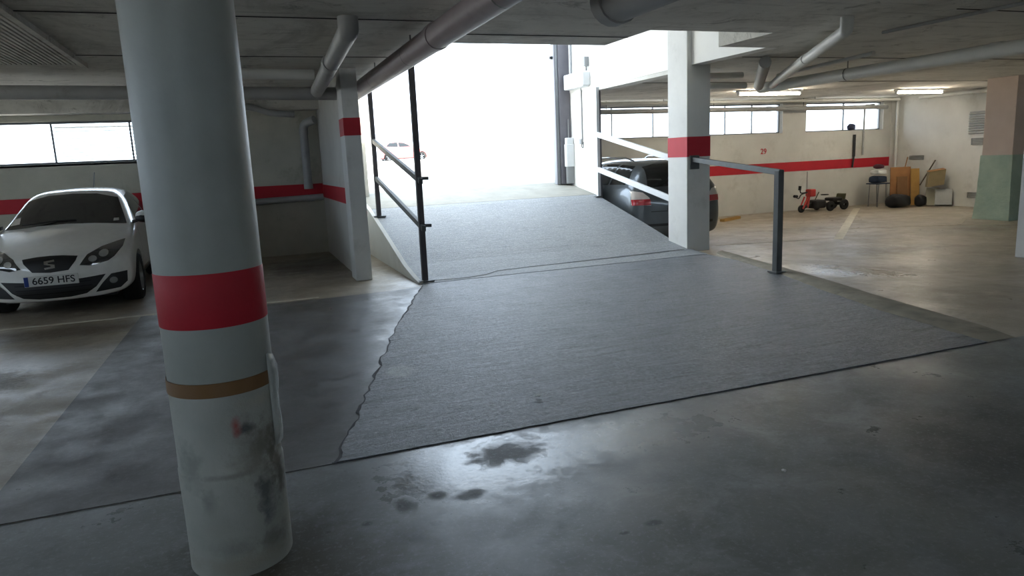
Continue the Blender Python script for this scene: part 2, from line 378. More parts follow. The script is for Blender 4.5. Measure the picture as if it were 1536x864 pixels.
ridge_in = [(5.06,FE),(5.27,4.7),(5.6,5.8),(5.93,6.8),(6.2,7.9),(6.4,8.6)]
ridge_out = [(6.62,8.6),(6.42,7.75),(6.2,6.75),(6.0,5.9),(5.82,5.3),(5.66,4.6),(5.5,3.9),(5.36,FE)]
bm = bmesh.new()
NR = 26
def along(poly, t):
    L = [0]
    for a, b in zip(poly, poly[1:]): L.append(L[-1] + math.hypot(b[0]-a[0], b[1]-a[1]))
    s = t*L[-1]
    for i in range(len(poly)-1):
        if s <= L[i+1] + 1e-9:
            u = (s-L[i])/(L[i+1]-L[i]); return (poly[i][0]+(poly[i+1][0]-poly[i][0])*u, poly[i][1]+(poly[i+1][1]-poly[i][1])*u)
    return poly[-1]
rows = []
for k in range(NR+1):
    t = k/NR; a = along(ridge_in, t); b = along(ridge_out[::-1], t)
    tp = min(1, .15 + t*3); rows.append([bm.verts.new((a[0]+(b[0]-a[0])*u, a[1]+(b[1]-a[1])*u, (z + (random.uniform(-.006,.006) if 0 < u < 1 else 0))*tp + .001)) for u, z in ((0,.0),(.1,.022),(.45,.034),(.75,.018),(1,.001))])
for A, B in zip(rows, rows[1:]):
    for j in range(4): bm.faces.new((A[j],A[j+1],B[j+1],B[j]))
S(link('floor_ridge', bm, 'cement_ridge', smooth=True), 'pale cement ridge along the right edge of the apron', 'floor')

PROF = [(8.55,.008),(8.9,.035),(9.5,.13),(10.4,.36),(11.9,.73),(12.1,.77),(13.38,.97)]
def ramp_z(y):
    for (a, za), (b, zb) in zip(PROF, PROF[1:]):
        if y <= b: return za + (zb-za)*(y-a)/(b-a)
    return PROF[-1][1]
def ramp_mesh(name, ys, x0, x1, mat, base=-.2):
    bm = bmesh.new(); T, B = [], []
    n = 10
    for y in ys:
        T.append([bm.verts.new((x0+(x1-x0)*k/n, y, ramp_z(y))) for k in range(n+1)])
        B.append([bm.verts.new((x0+(x1-x0)*k/n, y, base)) for k in range(n+1)])
    for i in range(len(ys)-1):
        for k in range(n):
            bm.faces.new((T[i][k],T[i][k+1],T[i+1][k+1],T[i+1][k])); bm.faces.new((B[i][k],B[i+1][k],B[i+1][k+1],B[i][k+1]))
        bm.faces.new((T[i][0],T[i+1][0],B[i+1][0],B[i][0])); bm.faces.new((T[i][n],B[i][n],B[i+1][n],T[i+1][n]))
    for k in range(n):
        bm.faces.new((T[0][k],B[0][k],B[0][k+1],T[0][k+1])); bm.faces.new((T[-1][k],T[-1][k+1],B[-1][k+1],B[-1][k]))
    return link(name, bm, mat)
S(ramp_mesh('ramp', [8.6+.1*i for i in range(35)] + [12.05], 2.02, 6.24, 'concrete_ramp'), 'grey textured concrete ramp rising to the bright exit', 'ramp')
S(ramp_mesh('ramp_landing', [12.06,12.3,12.7,13.0,13.38], 2.02, 6.24, 'concrete_landing'), 'concrete landing at the top of the ramp before the exit', 'ramp')
# rendered white side of the ramp beside the left bay
bm = bmesh.new(); ys = [8.62+.12*i for i in range(40)]
ys = [y for y in ys if y < 13.0]
for xx in (1.96,2.03):
    pass
pa = [[bm.verts.new((x, y, z)) for y, z in [(y, max(.005, ramp_z(y)+.012)) for y in ys]] for x in (1.97,2.03)]
pb = [[bm.verts.new((x, y, 0)) for y in ys] for x in (1.97,2.03)]
for i in range(len(ys)-1):
    bm.faces.new((pa[0][i],pa[0][i+1],pa[1][i+1],pa[1][i])); bm.faces.new((pa[0][i],pb[0][i],pb[0][i+1],pa[0][i+1])); bm.faces.new((pa[1][i],pa[1][i+1],pb[1][i+1],pb[1][i]))
bm.faces.new((pa[0][0],pa[1][0],pb[1][0],pb[0][0])); bm.faces.new((pa[0][-1],pb[0][-1],pb[1][-1],pa[1][-1]))
S(link('wall_ramp_left', bm, 'wall_white'), 'white rendered side wall under the left edge of the ramp', 'wall')
bm = bmesh.new()
for y0, y1 in zip(ys, ys[1:]): pass
bm.free()
# a dark joint where the ramp meets the apron
bm = bmesh.new(); j = [(2.1,8.7),(2.6,8.66),(2.9,8.72),(3.1,8.86),(3.7,8.9),(4.6,8.92),(5.4,8.95),(6.1,8.98)]
for (a, b), (c, d) in zip(j, j[1:]):
    za, zb = ramp_z(b)+.003, ramp_z(d)+.003
    bm.faces.new([bm.verts.new(p) for p in ((a,b-.012,za),(c,d-.012,zb),(c,d+.012,zb),(a,b+.012,za))])
S(link('trim_1', bm, 'oil_dark'), 'dark joint where the ramp meets the apron', 'joint')
# crumbled dark joint along the left edge of the apron, and board joints in the ceiling
bm = bmesh.new(); lo, hi = [], []
for x, y in left_edge:
    w = random.uniform(.002,.016); lo.append(bm.verts.new((x-w*.6, y, .0075))); hi.append(bm.verts.new((x+w, y-.004, .0085)))
for i in range(len(lo)-1): bm.faces.new((lo[i],hi[i],hi[i+1],lo[i+1]))
S(link('trim_2', bm, 'joint_grey'), 'crumbled dark joint along the left edge of the rough apron', 'joint')
S(boxes('trim_3', [(-8,2.04,6.3,6.315,2.694,2.6995),(-8,2.04,8.45,8.465,2.694,2.6995),(2.1,4.0,6.9,6.915,2.694,2.6995),(6.5,17.4,5.1,5.115,2.694,2.6995),(6.5,17.4,8.2,8.215,2.694,2.6995),(6.5,17.4,11.3,11.315,2.694,2.6995)], 'oil_dark'), 'thin dark board joints across the concrete ceiling', 'joint')
# painted bay lines
def pline(p, q, w, mat, label, z=.0):
    p, q = Vector(p), Vector(q); d = (q-p).normalized(); n = Vector((-d.y, d.x))*w/2
    o = prism('parking_line', [tuple(p+n), tuple(q+n), tuple(q-n), tuple(p-n)][::-1], z-.01, z+.003, mat)
    return tag(o, label, 'floor marking')
pline((-7.8,8.62),(.74,8.45), .07, 'line_paint', 'thin white line across the floor in front of the white car')
pline((10.3,10.2),(15.55,14.8), .16, 'line_paint', 'broad white diagonal bay line leading to the junk in the corner', FR)
pline((8.1,10.9),(10.25,10.4), .08, 'line_paint_faded', 'faded white line running from the square pillar to the broad diagonal', FR)
pline((11.8,11.37),(14.7,9.86), .08, 'line_paint_faded', 'faded white line running toward the green-wrapped pillar', FR)
pline((13.75,10.45),(14.9,11.2), .08, 'line_paint_faded', 'short faded line crossing at the foot of the green-wrapped pillar', FR)

# ------------------------------------------------------------------ walls, ceiling, void
CZ = 2.7
S(boxes('ceiling', [(-8,2.05,-6,13.35,CZ,3.0),(2.05,4.02,-6,7.45,CZ,3.0),(4.02,5.55,-6,6.5,CZ,3.0),(5.55,6.25,-6,7.45,CZ,3.0),(6.25,17.7,-6,7.46,CZ,3.0),(6.45,17.7,7.46,15.82,CZ,3.0)], 'ceiling_concrete'), 'stained grey concrete ceiling slab with an opening over the ramp', 'ceiling')
S(boxes('ceiling_void_shade', [(2.05,6.25,5.5,11.4,4.4,4.6)], 'wall_bright'), 'unseen white roof added over the ramp opening to block sun', 'ceiling')  # added roof out of view; its reach keeps direct sun off ramp and jamb
S(boxes('wall_void', [(6.245,6.45,7.46,13.35,2.70,4.4),(6.25,6.45,5.5,7.46,2.98,4.4),(1.85,2.05,5.5,13.35,2.98,4.4),(2.05,6.25,5.5,5.7,2.98,4.4)], 'wall_bright'), 'bright white upper walls around the opening over the ramp', 'wall')
S(box('wall_ramp_right', (6.26,6.315,12.0,15.57,-.25,2.699), 'wall_bright'), 'narrow white wall beside the exit at the top right of the ramp', 'wall')
S(boxes('beam_right', [(6.25,6.5,9.5,12.0,2.64,2.699)], 'wall_white'), 'white beam edge between the square pillar and the exit wall', 'beam')
WL = boxes('wall_left', [(-8,2.05,13.0,13.3,0,1.71),(-8,2.05,13.0,13.3,2.36,CZ),(-8,-6.2,13.0,13.3,1.71,2.36),(-.25,2.05,13.0,13.3,1.71,2.36)], 'wall_block')
S(WL, 'grey-white wall behind the white car with a long window band', 'wall')
box('red_stripe', (-8,1.38,12.992,13.0,.99,1.21), 'red_paint', WL)
WB = boxes('wall_bay', [(1.39,1.53,9.765,13.0,0,CZ)], 'wall_white'); S(WB, 'white partition wall between the left bay and the ramp', 'wall')
box('red_stripe', (1.382,1.39,9.75,13.0,.97,1.19), 'red_paint', WB)
WR = boxes('wall_back_right', [(6.315,17.7,15.57,15.82,-.25,1.83),(6.315,17.7,15.57,15.82,2.60,CZ),(13.66,14.45,15.57,15.82,1.83,2.60),(17.2,17.7,15.57,15.82,1.83,2.60)], 'wall_white')
S(WR, 'white back wall under the window band on the right', 'wall')
box('red_stripe', (6.32,17.48,15.562,15.57,.81,1.06), 'red_paint', WR)
text_mesh('bay_number', '29', .2, (13.05,15.565,1.37), FACE_FRONT, 'red_paint', WR)
WS = boxes('wall_right', [(17.5,17.7,-6,15.57,-.25,CZ)], 'wall_white'); S(WS, 'white side wall at the far right of the garage', 'wall')
S(boxes('wall_rear', [(-8,17.7,-6.2,-6,0,1.7),(-8,17.7,-6.2,-6,2.4,CZ),(-8,-3,-6.2,-6,1.7,2.4),(1,8,-6.2,-6,1.7,2.4),(16.5,17.7,-6.2,-6,1.7,2.4)], 'wall_white'), 'white wall behind the viewer', 'wall')  # the openings in this unseen wall are added to let daylight reach the column
S(boxes('wall_far_left', [(-8.2,-8,-6,13.3,0,1.6),(-8.2,-8,-6,13.3,2.45,CZ),(-8.2,-8,-6,-4,1.6,2.45),(-8.2,-8,3,4,1.6,2.45),(-8.2,-8,11.5,13.3,1.6,2.45)], 'wall_white'), 'white wall at the far left of the garage', 'wall')  # window gaps here are added, out of view, to light ceiling and left bays
S(box('pillar_exit_left', (2.06,2.2,13.1,13.4,0,4.4), 'wall_white'), 'white jamb on the left of the exit', 'jamb')
# windows
def window(name, x0, x1, y, z0, z1, mull, label, louv=None):
    e = empty(name, ((x0+x1)/2, y, z0), label, 'window'); e['kind'] = 'structure'
    boxes('window_frame', [(x0,x1,y,y+.05,z0,z0+.035),(x0,x1,y,y+.05,z1-.03,z1),(x0,x0+.03,y,y+.05,z0+.035,z1-.03),(x1-.03,x1,y,y+.05,z0+.035,z1-.03)], 'window_frame', e)
    box('window_sill', (x0,x1,y-.12,y-.002,z0-.03,z0+.004), 'wall_white', e)
    xs = [x0+.03] + mull + [x1-.03]
    for m in mull: box('mullion', (m-.012,m+.012,y,y+.05,z0+.035,z1-.03), 'window_frame', e)
    for a, b in zip(xs, xs[1:]): box('pane', (a+.014,b-.014,y+.022,y+.028,z0+.037,z1-.032), 'pane_glass', e)
    if louv:
        zz = z0+.07
        while zz < z1-.05:
            bm = bmesh.new(); obox(bm, ((louv[0]+louv[1])/2, y+.10, zz), ((louv[1]-louv[0])/2,0,0), (0,.022,.012), (0,-.001,.002))
            link('blind_slat', bm, 'louver_alu', e); zz += .055
    return e
window('window_1', -6.18, -.27, 13.12, 1.712, 2.358, [-5.9+.55*0, -4.8, -3.7, -2.62, -1.53], 'long bright window band above the white car', louv=(-2.6,-.3))
window('window_2', 6.48, 13.64, 15.67, 1.832, 2.598, [7.4, 8.6, 9.75, 10.9, 11.9, 12.75], 'bright window band behind the dark estate car and square pillar')
window('window_3', 14.47, 17.18, 15.67, 1.832, 2.598, [15.85], 'bright window over the red trike with a dark bag on its sill')
# outside
bm = bmesh.new(); P2 = [(13.38,.97),(14.5,1.04),(15.82,1.14),(18,1.3),(22,1.58),(40,1.6),(90,1.7)]
vv = [[bm.verts.new((x, y, z)) for x in (-60,-5,2.06,6.26,20,90)] for y, z in P2]
for i, (A, B) in enumerate(zip(vv, vv[1:])):
    for k in range(5):
        if i >= 2 or k < 3: bm.faces.new((A[k],A[k+1],B[k+1],B[k]))
for a in ((-60,90,-60,-6.25),(-60,-8.25,-6.2,13.38)): bm.faces.new([bm.verts.new(p) for p in ((a[0],a[2],.9),(a[1],a[2],.9),(a[1],a[3],.9),(a[0],a[3],.9))])
S(link('street_ground', bm, 'asphalt_out'), 'sunlit street outside the exit', 'street')

# ------------------------------------------------------------------ round column in front
cc = (-.135, 2.85)
col = empty('round_column', (cc[0], cc[1], 0), 'thick round white column with a red band and brown tape in front of the white car', 'column')
lathe('shaft', (cc[0],cc[1],0), [(.188,.735),(.188,CZ-.001)], 'column_paint', col, 64)
lathe('red_band', (cc[0],cc[1],0), [(.1885,.955),(.1895,.957),(.1895,1.148),(.1885,1.15)], 'red_paint', col, 64, cap=False)
lathe('tape_band', (cc[0],cc[1],0), [(.192,.705),(.1932,.706),(.1932,.757),(.192,.758)], 'brown_tape', col, 64, cap=False)
bm = bmesh.new(); pr = [(.191,.0),(.190,.05),(.189,.2),(.192,.36),(.1915,.40),(.188,.405),(.1885,.5),(.191,.60),(.190,.735)]
rs = alathe(bm, (cc[0],cc[1],0), pr, 64)
for ri, ring in enumerate(rs):
    for k, v in enumerate(ring):
        a = 2*math.pi*k/64; d = 1 + .006*math.sin(3*a+ri) + .004*math.sin(7*a+2*ri)
        v.co.x = cc[0]+(v.co.x-cc[0])*d; v.co.y = cc[1]+(v.co.y-cc[1])*d
bm.faces.new(rs[0][::-1]); bm.faces.new(rs[-1])
link('lower_wrap', bm, 'column_lower', col, smooth='auto')
# torn plastic film on the right edge of the column
bm = bmesh.new(); rows = []
edge = [.80,.79,.70,.68,.60,.57,.52,.50,.53]
for i, z in enumerate([.82,.76,.70,.64,.58,.54,.50,.46]):
    w = [.25,.5,.7,.9,1.0,1.05,.8,.4][i]
    rows.append([bm.verts.new((cc[0]+(.1945+.010*u*math.sin(i*.9)**2+.004*u)*math.cos(-.55+w*u), cc[1]+(.1945+.008*u)*math.sin(-.55+w*u), z-.02*u*random.random())) for u in (0,.33,.66,1)])
for A, B in zip(rows, rows[1:]):
    for k in range(3): bm.faces.new((A[k],A[k+1],B[k+1],B[k]))
fo = link('torn_film', bm, 'plastic_film', col, smooth=True)
so = fo.modifiers.new('t', 'SOLIDIFY'); so.thickness = .001

# ------------------------------------------------------------------ square pillars
def square_pillar(name, a, mat, label, band=None, z1=None):
    x0, x1, y0, y1 = a
    e = empty(name, ((x0+x1)/2,(y0+y1)/2,0), label, 'pillar')
    box('shaft', (x0,x1,y0,y1,(FR if x0 > 8 else 0),z1 or CZ-.001), mat, e, bevel=.008)
    if band:
        t = .003; bm = bmesh.new(); z0, zz = band
        p = [(x0-t,y0-t),(x1+t,y0-t),(x1+t,y1+t),(x0-t,y1+t)]
        A = [bm.verts.new((*q, z0)) for q in p]; B = [bm.verts.new((*q, zz)) for q in p]
        for i in range(4): bm.faces.new((A[i],A[(i+1)%4],B[(i+1)%4],B[i]))
        link('red_band', bm, 'red_paint', e)
    return e
sp = square_pillar('square_pillar', (6.17,6.57,9.0,9.5), 'pillar_white', 'square white pillar with a red band at the right edge of the ramp', (1.40,1.69), 4.39)
square_pillar('square_pillar', (1.32,1.53,9.38,9.76), 'pillar_white', 'slim white pillar with a high red band beside the left bay', (1.87,2.09))
square_pillar('square_pillar', (10.5,11.05,6.5,7.08), 'pillar_white', 'plain white pillar without a band among the right bays')
gp = square_pillar('square_pillar', (14.98,15.5,10.32,10.97), 'pillar_pink', 'pinkish pillar with its lower half wrapped in pale green')
bm = bmesh.new(); rows = []
for i in range(13):
    z = FR + .002 + 1.36*i/12; ring = []
    for (x, y) in [(14.96,10.30),(15.24,10.29),(15.52,10.30),(15.53,10.64),(15.52,10.99),(15.24,11.0),(14.96,10.99),(14.95,10.64)]:
        k = 1 + (.16*(1-i/12)**2 + .02*random.random()); ring.append(bm.verts.new((15.24+(x-15.24)*k, 10.64+(y-10.64)*k, z)))
    rows.append(ring)
for A, B in zip(rows, rows[1:]):
    for k in range(8): bm.faces.new((A[k],A[(k+1)%8],B[(k+1)%8],B[k]))
link('green_wrap', bm, 'pillar_green', gp, smooth='auto')

# ------------------------------------------------------------------ railings
# left railing: two dark posts with two sloping bars
rl = empty('railing', (2.08,8.72,0), 'dark steel railing with tall posts on the left edge of the ramp', 'railing')
for y in (8.72, 11.62):
    z = ramp_z(y)
    box('post', (2.045,2.115,y-.035,y+.035,z+.01,CZ-.012), 'post_dark', rl, bevel=.005)
    box('base_plate', (1.99,2.18,y-.09,y+.09,z-.005,z+.012), 'rail_dark', rl, bevel=.003)
    box('top_plate', (2.02,2.16,y-.09,y+.09,CZ-.012,CZ-.001), 'rail_dark', rl, bevel=.003)
for za, zb in ((1.86,1.27),(1.27,.69)):
    bar('rail', (2.08,11.60,za), (2.08,8.60,zb), .05, .07, 'rail_dark', rl)
    bar('bracket', (2.08,8.66,zb+.035), (2.19,8.66,zb+.03), .03, .04, 'rail_dark', rl)
# right railing: one slim post and two pale bars running down to the pillar
rr = empty('railing', (6.22,11.9,0), 'pale railing with two white bars between the exit wall and the square pillar', 'railing')
z = ramp_z(11.88)
box('post', (6.19,6.25,11.85,11.91,z+.01,2.69), 'rail_white', rr, bevel=.005)
box('post', (6.255,6.31,11.90,11.96,0,2.63), 'steel_jamb', rr, bevel=.005)
box('base_plate', (6.13,6.25,11.8,11.96,z-.004,z+.012), 'rail_dark', rr, bevel=.003)
for za, zb in ((1.90,1.395),(1.27,.775)):
    bar('rail', (6.21,12.12,za), (6.21,9.50,zb), .045, .09, 'rail_white', rr)
# short handrail from the pillar to a lone post
hr = empty('handrail', (5.91,6.78,0), 'dark steel handrail from the square pillar down to a lone post', 'railing')
box('post', (5.875,5.955,6.74,6.82,0,1.22), 'rail_dark', hr, bevel=.005)
box('base_plate', (5.84,5.99,6.70,6.86,.012,.03), 'rail_dark', hr, bevel=.003)
bar('rail', (6.27,8.98,1.36), (5.915,6.74,1.195), .06, .065, 'rail_dark', hr)
box('wall_plate', (6.20,6.36,8.965,8.992,1.22,1.42), 'rail_dark', hr, bevel=.004)

# ------------------------------------------------------------------ exit jamb with electrics
jb = empty('door_guide', (6.12,13.2,.97), 'dark steel door guide column on the right of the exit', 'door frame')
box('column', (6.02,6.25,13.06,13.30,.94,4.4), 'steel_jamb', jb, bevel=.006)
box('guide_rail', (5.955,6.018,13.1,13.26,.94,4.4), 'plastic_grey', jb, bevel=.004)
box('guide_lip', (5.94,5.953,13.08,13.12,.94,4.4), 'steel_jamb', jb)
ob = empty('operator_box', (6.18,13.0,.95), 'tall white gate operator box standing by the exit jamb', 'box')
box('lower_case', (6.11,6.26,12.96,13.05,.95,1.28), 'plastic_grey', ob, bevel=.006)
box('upper_case', (6.085,6.255,12.94,13.05,1.28,1.72), 'plastic_white', ob, bevel=.012)
box('cap', (6.10,6.24,12.95,13.05,1.72,1.84), 'plastic_white', ob, bevel=.01)
tube('cable', [(6.18,13.03,1.84),(6.18,13.03,2.2)], .008, 'plastic_grey', ob, 8)
mb = empty('motor_box', (6.2,12.6,2.74), 'long white motor box on the wall above the exit side', 'box')
box('case', (6.09,6.243,12.2,13.0,2.74,3.02), 'plastic_white', mb, bevel=.02)
box('end_cap', (6.095,6.243,12.17,12.2,2.76,3.0), 'plastic_white', mb, bevel=.008)
tube('conduit', [(6.22,12.93,3.02),(6.22,12.93,4.3)], .022, 'plastic_grey', mb, 10)
an = empty('antenna_unit', (6.2,12.27,3.04), 'small grey receiver standing above the motor box', 'receiver')
box('body', (6.15,6.24,12.20,12.30,3.10,3.27), 'plastic_grey', an, bevel=.01)
tube('stem', [(6.22,12.28,3.021),(6.22,12.28,3.11)], .014, 'hanger_steel', an, 8)
cd = empty('wall_conduit', (6.24,12.55,1.7), 'grey conduit with a looped cable end running down the exit wall', 'conduit')
tube('conduit', [(6.245,12.56,2.74),(6.245,12.56,1.78)], .014, 'plastic_grey', cd, 8)
tube('cable_loop', bend([(6.24,12.56,1.78),(6.22,12.56,1.66),(6.22,12.48,1.62),(6.235,12.50,1.74)], .05), .008, 'black_plastic', cd, 8)
box('switch', (6.215,6.255,12.55,12.63,1.70,1.80), 'plastic_grey', cd, bevel=.006)
tag(tube('lamp_sensor', [(5.9,13.2,3.38),(5.965,13.2,3.38)], .03, 'black_plastic'), 'small dark photocell on the exit door guide', 'sensor')

# ------------------------------------------------------------------ pipes
def pipe(name, label, pts, r, mat, rad=.15, coup=(), hang=(), cat='pipe', top=CZ):
    e = empty(name, pts[0], label, cat)
    P = bend(pts, rad) if len(pts) > 2 else pts
    tube('pipe_run', P, r, mat, e, 18)
    for a, b in coup: tube('coupling', [a, b], r*1.09, mat, e, 18)
    for (x, y, zc) in hang:
        tube('hanger_rod', [(x, y, zc+r), (x, y, top-.002)], .008, 'hanger_steel', e, 6)
        bm = bmesh.new(); n = 20
        A = [[bm.verts.new((x+(r*1.05)*math.cos(2*math.pi*k/n), y+s, zc+(r*1.05)*math.sin(2*math.pi*k/n))) for k in range(n)] for s in (-.012,.012)]
        for k in range(n): bm.faces.new((A[0][k],A[0][(k+1)%n],A[1][(k+1)%n],A[1][k]))
        link('hanger_band', bm, 'hanger_steel', e)
    return e
pipe('drain_pipe', 'thick pinkish drain pipe hung along the left edge of the ramp opening', [(1.68,.3,2.55),(1.68,12.72,2.50)], .108, 'pipe_pink', coup=[((1.68,6.0,2.53),(1.68,6.12,2.53)),((1.68,10.9,2.508),(1.68,11.05,2.508))], hang=[(1.68,4.4,2.535),(1.68,7.0,2.522),(1.68,8.9,2.514),(1.68,10.4,2.509)])
pipe('down_pipe', 'white downpipe dropping behind the left bay then turning along its back wall', [(1.31,12.7,2.28),(1.13,12.86,2.22),(1.13,12.88,1.13),(1.3,12.88,1.06),(-.2,12.88,1.02)][:3], .07, 'pipe_grey', coup=[((1.13,12.88,2.05),(1.13,12.88,2.14)),((1.13,12.88,1.13),(1.13,12.88,1.22))])
pipe('wall_pipe', 'grey horizontal pipe at the foot of the red stripe in the left bay', [(1.36,12.88,.98),(-.9,12.88,.93)], .055, 'pipe_grey', coup=[((1.1,12.88,.97),(1.2,12.88,.97))])
pipe('ceiling_pipe', 'short grey branch pipe under the ceiling left of the thick drain', [(.98,6.22,2.699),(.98,6.22,2.59),(1.12,10.2,2.50)], .085, 'pipe_grey', rad=.1, coup=[((1.03,7.8,2.556),(1.03,7.95,2.553))])
pipe('cross_pipe', 'slim pale pipe crossing the ceiling over the left bay', [(-1.0,9.25,2.635),(1.0,9.25,2.60)], .062, 'pipe_white')
pipe('cross_pipe', 'long grey pipe crossing the ceiling above the white car', [(-7.9,10.35,2.61),(1.55,10.35,2.475)], .085, 'pipe_grey', hang=[(-3.2,10.35,2.54),(-.2,10.35,2.50)])
pipe('bent_pipe', 'small bent pipe with fittings on the back of the left bay', [(-.1,12.52,2.50),(.3,12.52,2.50),(.62,12.52,2.38),(.98,12.52,2.36)], .05, 'pipe_grey', rad=.15)
pipe('duct_pipe', 'fat dark pipe end under the ceiling above the ramp', [(2.52,.3,2.52),(2.52,4.60,2.52)], .15, 'pipe_grey', coup=[((2.52,4.45,2.52),(2.52,4.57,2.52))])
pipe('drain_pipe', 'long white drain pipe under the ceiling of the right bays', [(8.75,1.0,2.53),(8.62,10.4,2.50)], .088, 'pipe_white', coup=[((8.70,6.2,2.52),(8.70,6.35,2.52)),((8.72,5.7,2.52),(8.71,5.82,2.52))], hang=[(8.64,8.5,2.505)])
pipe('branch_pipe', 'white branch pipe slanting from the ceiling to the long white drain', [(5.66,5.60,2.699),(5.66,5.60,2.575),(7.95,9.15,2.52),(8.45,9.9,2.50)], .062, 'pipe_white', rad=.08, coup=[((6.75,7.30,2.551),(7.9,9.07,2.521))])
pipe('elbow_pipe', 'dark grey pipe slanting from the square pillar to the long white drain', [(6.75,8.05,2.61),(7.6,9.15,2.56),(8.42,10.2,2.52)], .08, 'pipe_grey', rad=.1)
pipe('thin_conduit', 'thin pale conduit beside the white branch pipe', [(8.3,9.6,2.62),(7.79,7.25,2.62)], .026, 'pipe_white')
pipe('thin_conduit', 'thin grey conduit fixed flat to the ceiling near the long white drain', [(6.78,6.2,2.675),(6.85,2.0,2.675)], .018, 'pipe_grey')
pipe('cross_pipe', 'upper thin pipe between the square pillar and the slanting dark pipe', [(6.62,9.5,2.60),(7.45,9.4,2.60)], .045, 'pipe_white')
pipe('cross_pipe', 'lower thin pipe between the square pillar and the slanting dark pipe', [(6.62,10.0,2.50),(7.95,9.95,2.50)], .05, 'pipe_white')
pipe('window_pipe', 'grey pipe running across the right windows', [(6.6,15.2,2.46),(16.9,15.2,2.43)], .058, 'pipe_grey', hang=[(8.2,15.2,2.455),(11.2,15.2,2.447),(14.0,15.2,2.44)], coup=[((12.8,15.2,2.442),(12.95,15.2,2.442))])
pipe('window_pipe', 'slim white pipe above the right windows', [(6.6,14.8,2.62),(16.9,14.8,2.60)], .035, 'pipe_white', hang=[(9.5,14.8,2.614),(14.0,14.8,2.606)])
pipe('corner_pipe', 'white vertical pipe in the corner behind the leaning cardboard', [(17.42,15.3,FR),(17.42,15.3,2.69)], .035, 'pipe_white')
pipe('gas_pipe', 'thin bent pipe coming down beside the window with the bag', [(16.75,15.53,2.52),(16.45,15.53,2.5),(16.45,15.53,1.15)], .025, 'pipe_grey', rad=.06, coup=[((16.7,15.53,2.52),(16.8,15.53,2.52))])
pipe('cable_duct', 'pale horizontal duct under the ceiling above the wall vents', [(17.4,-2,2.63),(17.4,14.6,2.62)], .05, 'pipe_white')
# ribbed shuttering left of the column, formwork joints
bm = bmesh.new()
for i in range(34):
    x = -1.45 - i*.045; abox(bm, x-.012, x+.012, 5.2, 9.05, CZ-.022, CZ)
o = link('ceiling_ribs', bm, 'ceiling_concrete'); S(o, 'fine ribbed patch of ceiling above the white car', 'ceiling')
S(boxes('ceiling_joint', [(-1.43,-1.38,5.2,9.1,CZ-.05,CZ)], 'ceiling_concrete'), 'raised edge strip beside the ribbed ceiling patch', 'ceiling')
S(boxes('ceiling_beam_left', [(-8,1.39,12.6,13.0,2.45,CZ)], 'ceiling_concrete'), 'low concrete beam over the left window band', 'beam')

# ------------------------------------------------------------------ fluorescent lamps
def fluorescent(x0, x1, y, label, along_x=True, z=CZ):
    e = empty('fluorescent_lamp', ((x0+x1)/2, y, z-.1), label, 'lamp')
    box('housing', (x0,x1,y-.05,y+.05,z-.05,z-.001), 'plastic_white', e, bevel=.008)
    tube('tube', [(x0+.06,y,z-.085),(x1-.06,y,z-.085)], .022, 'tube_glow', e, 12)
    for x in (x0+.03, x1-.03): box('socket', (x-.02,x+.02,y-.025,y+.025,z-.11,z-.05), 'plastic_white', e, bevel=.004)
    return e
fluorescent(10.1,11.8,12.9,'lit fluorescent lamp under the ceiling near the dark estate car')
fluorescent(14.7,16.25,13.0,'lit fluorescent lamp under the ceiling near the wall with vent grilles')

# ------------------------------------------------------------------ right wall details
for (y0, y1, z0, z1, lab) in [(14.45,14.9,.965,1.08,'grey vent grille on the right wall above the leaning boards'), (12.8,13.12,1.31,1.48,'upper grey vent grille on the right wall by the green-wrapped pillar'), (12.8,13.13,-.02,.12,'low grey vent grille on the right wall near the floor')]:
    e = empty('vent_grille', (17.49,(y0+y1)/2,z0), lab, 'vent')
    boxes('frame', [(17.48,17.499,y0,y1,z0,z0+.012),(17.48,17.499,y0,y1,z1-.012,z1),(17.48,17.499,y0,y0+.012,z0+.012,z1-.012),(17.48,17.499,y1-.012,y1,z0+.012,z1-.012)], 'vent_grey', e)
    zz = z0+.025
    while zz < z1-.02:
        box('slat', (17.484,17.498,y0+.012,y1-.012,zz,zz+.012), 'vent_grey', e); zz += .022
for y0, y1, lab in ((12.67,13.2,'white louvred vent high on the right wall beside the green-wrapped pillar'), (11.2,11.8,'white louvred vent high on the right wall beyond the green-wrapped pillar')):
    e = empty('louvre_vent', (17.48,(y0+y1)/2,1.6), lab, 'vent')
    box('backing', (17.485,17.499,y0,y1,1.58,2.14), 'vent_grey', e)
    for i in range(9):
        zz = 1.61+.06*i; orbox('slat', (17.465,(y0+y1)/2,zz), (.018,0,-.014), (0,(y1-y0)/2,0), (.002,0,.003), 'louver_alu', e)

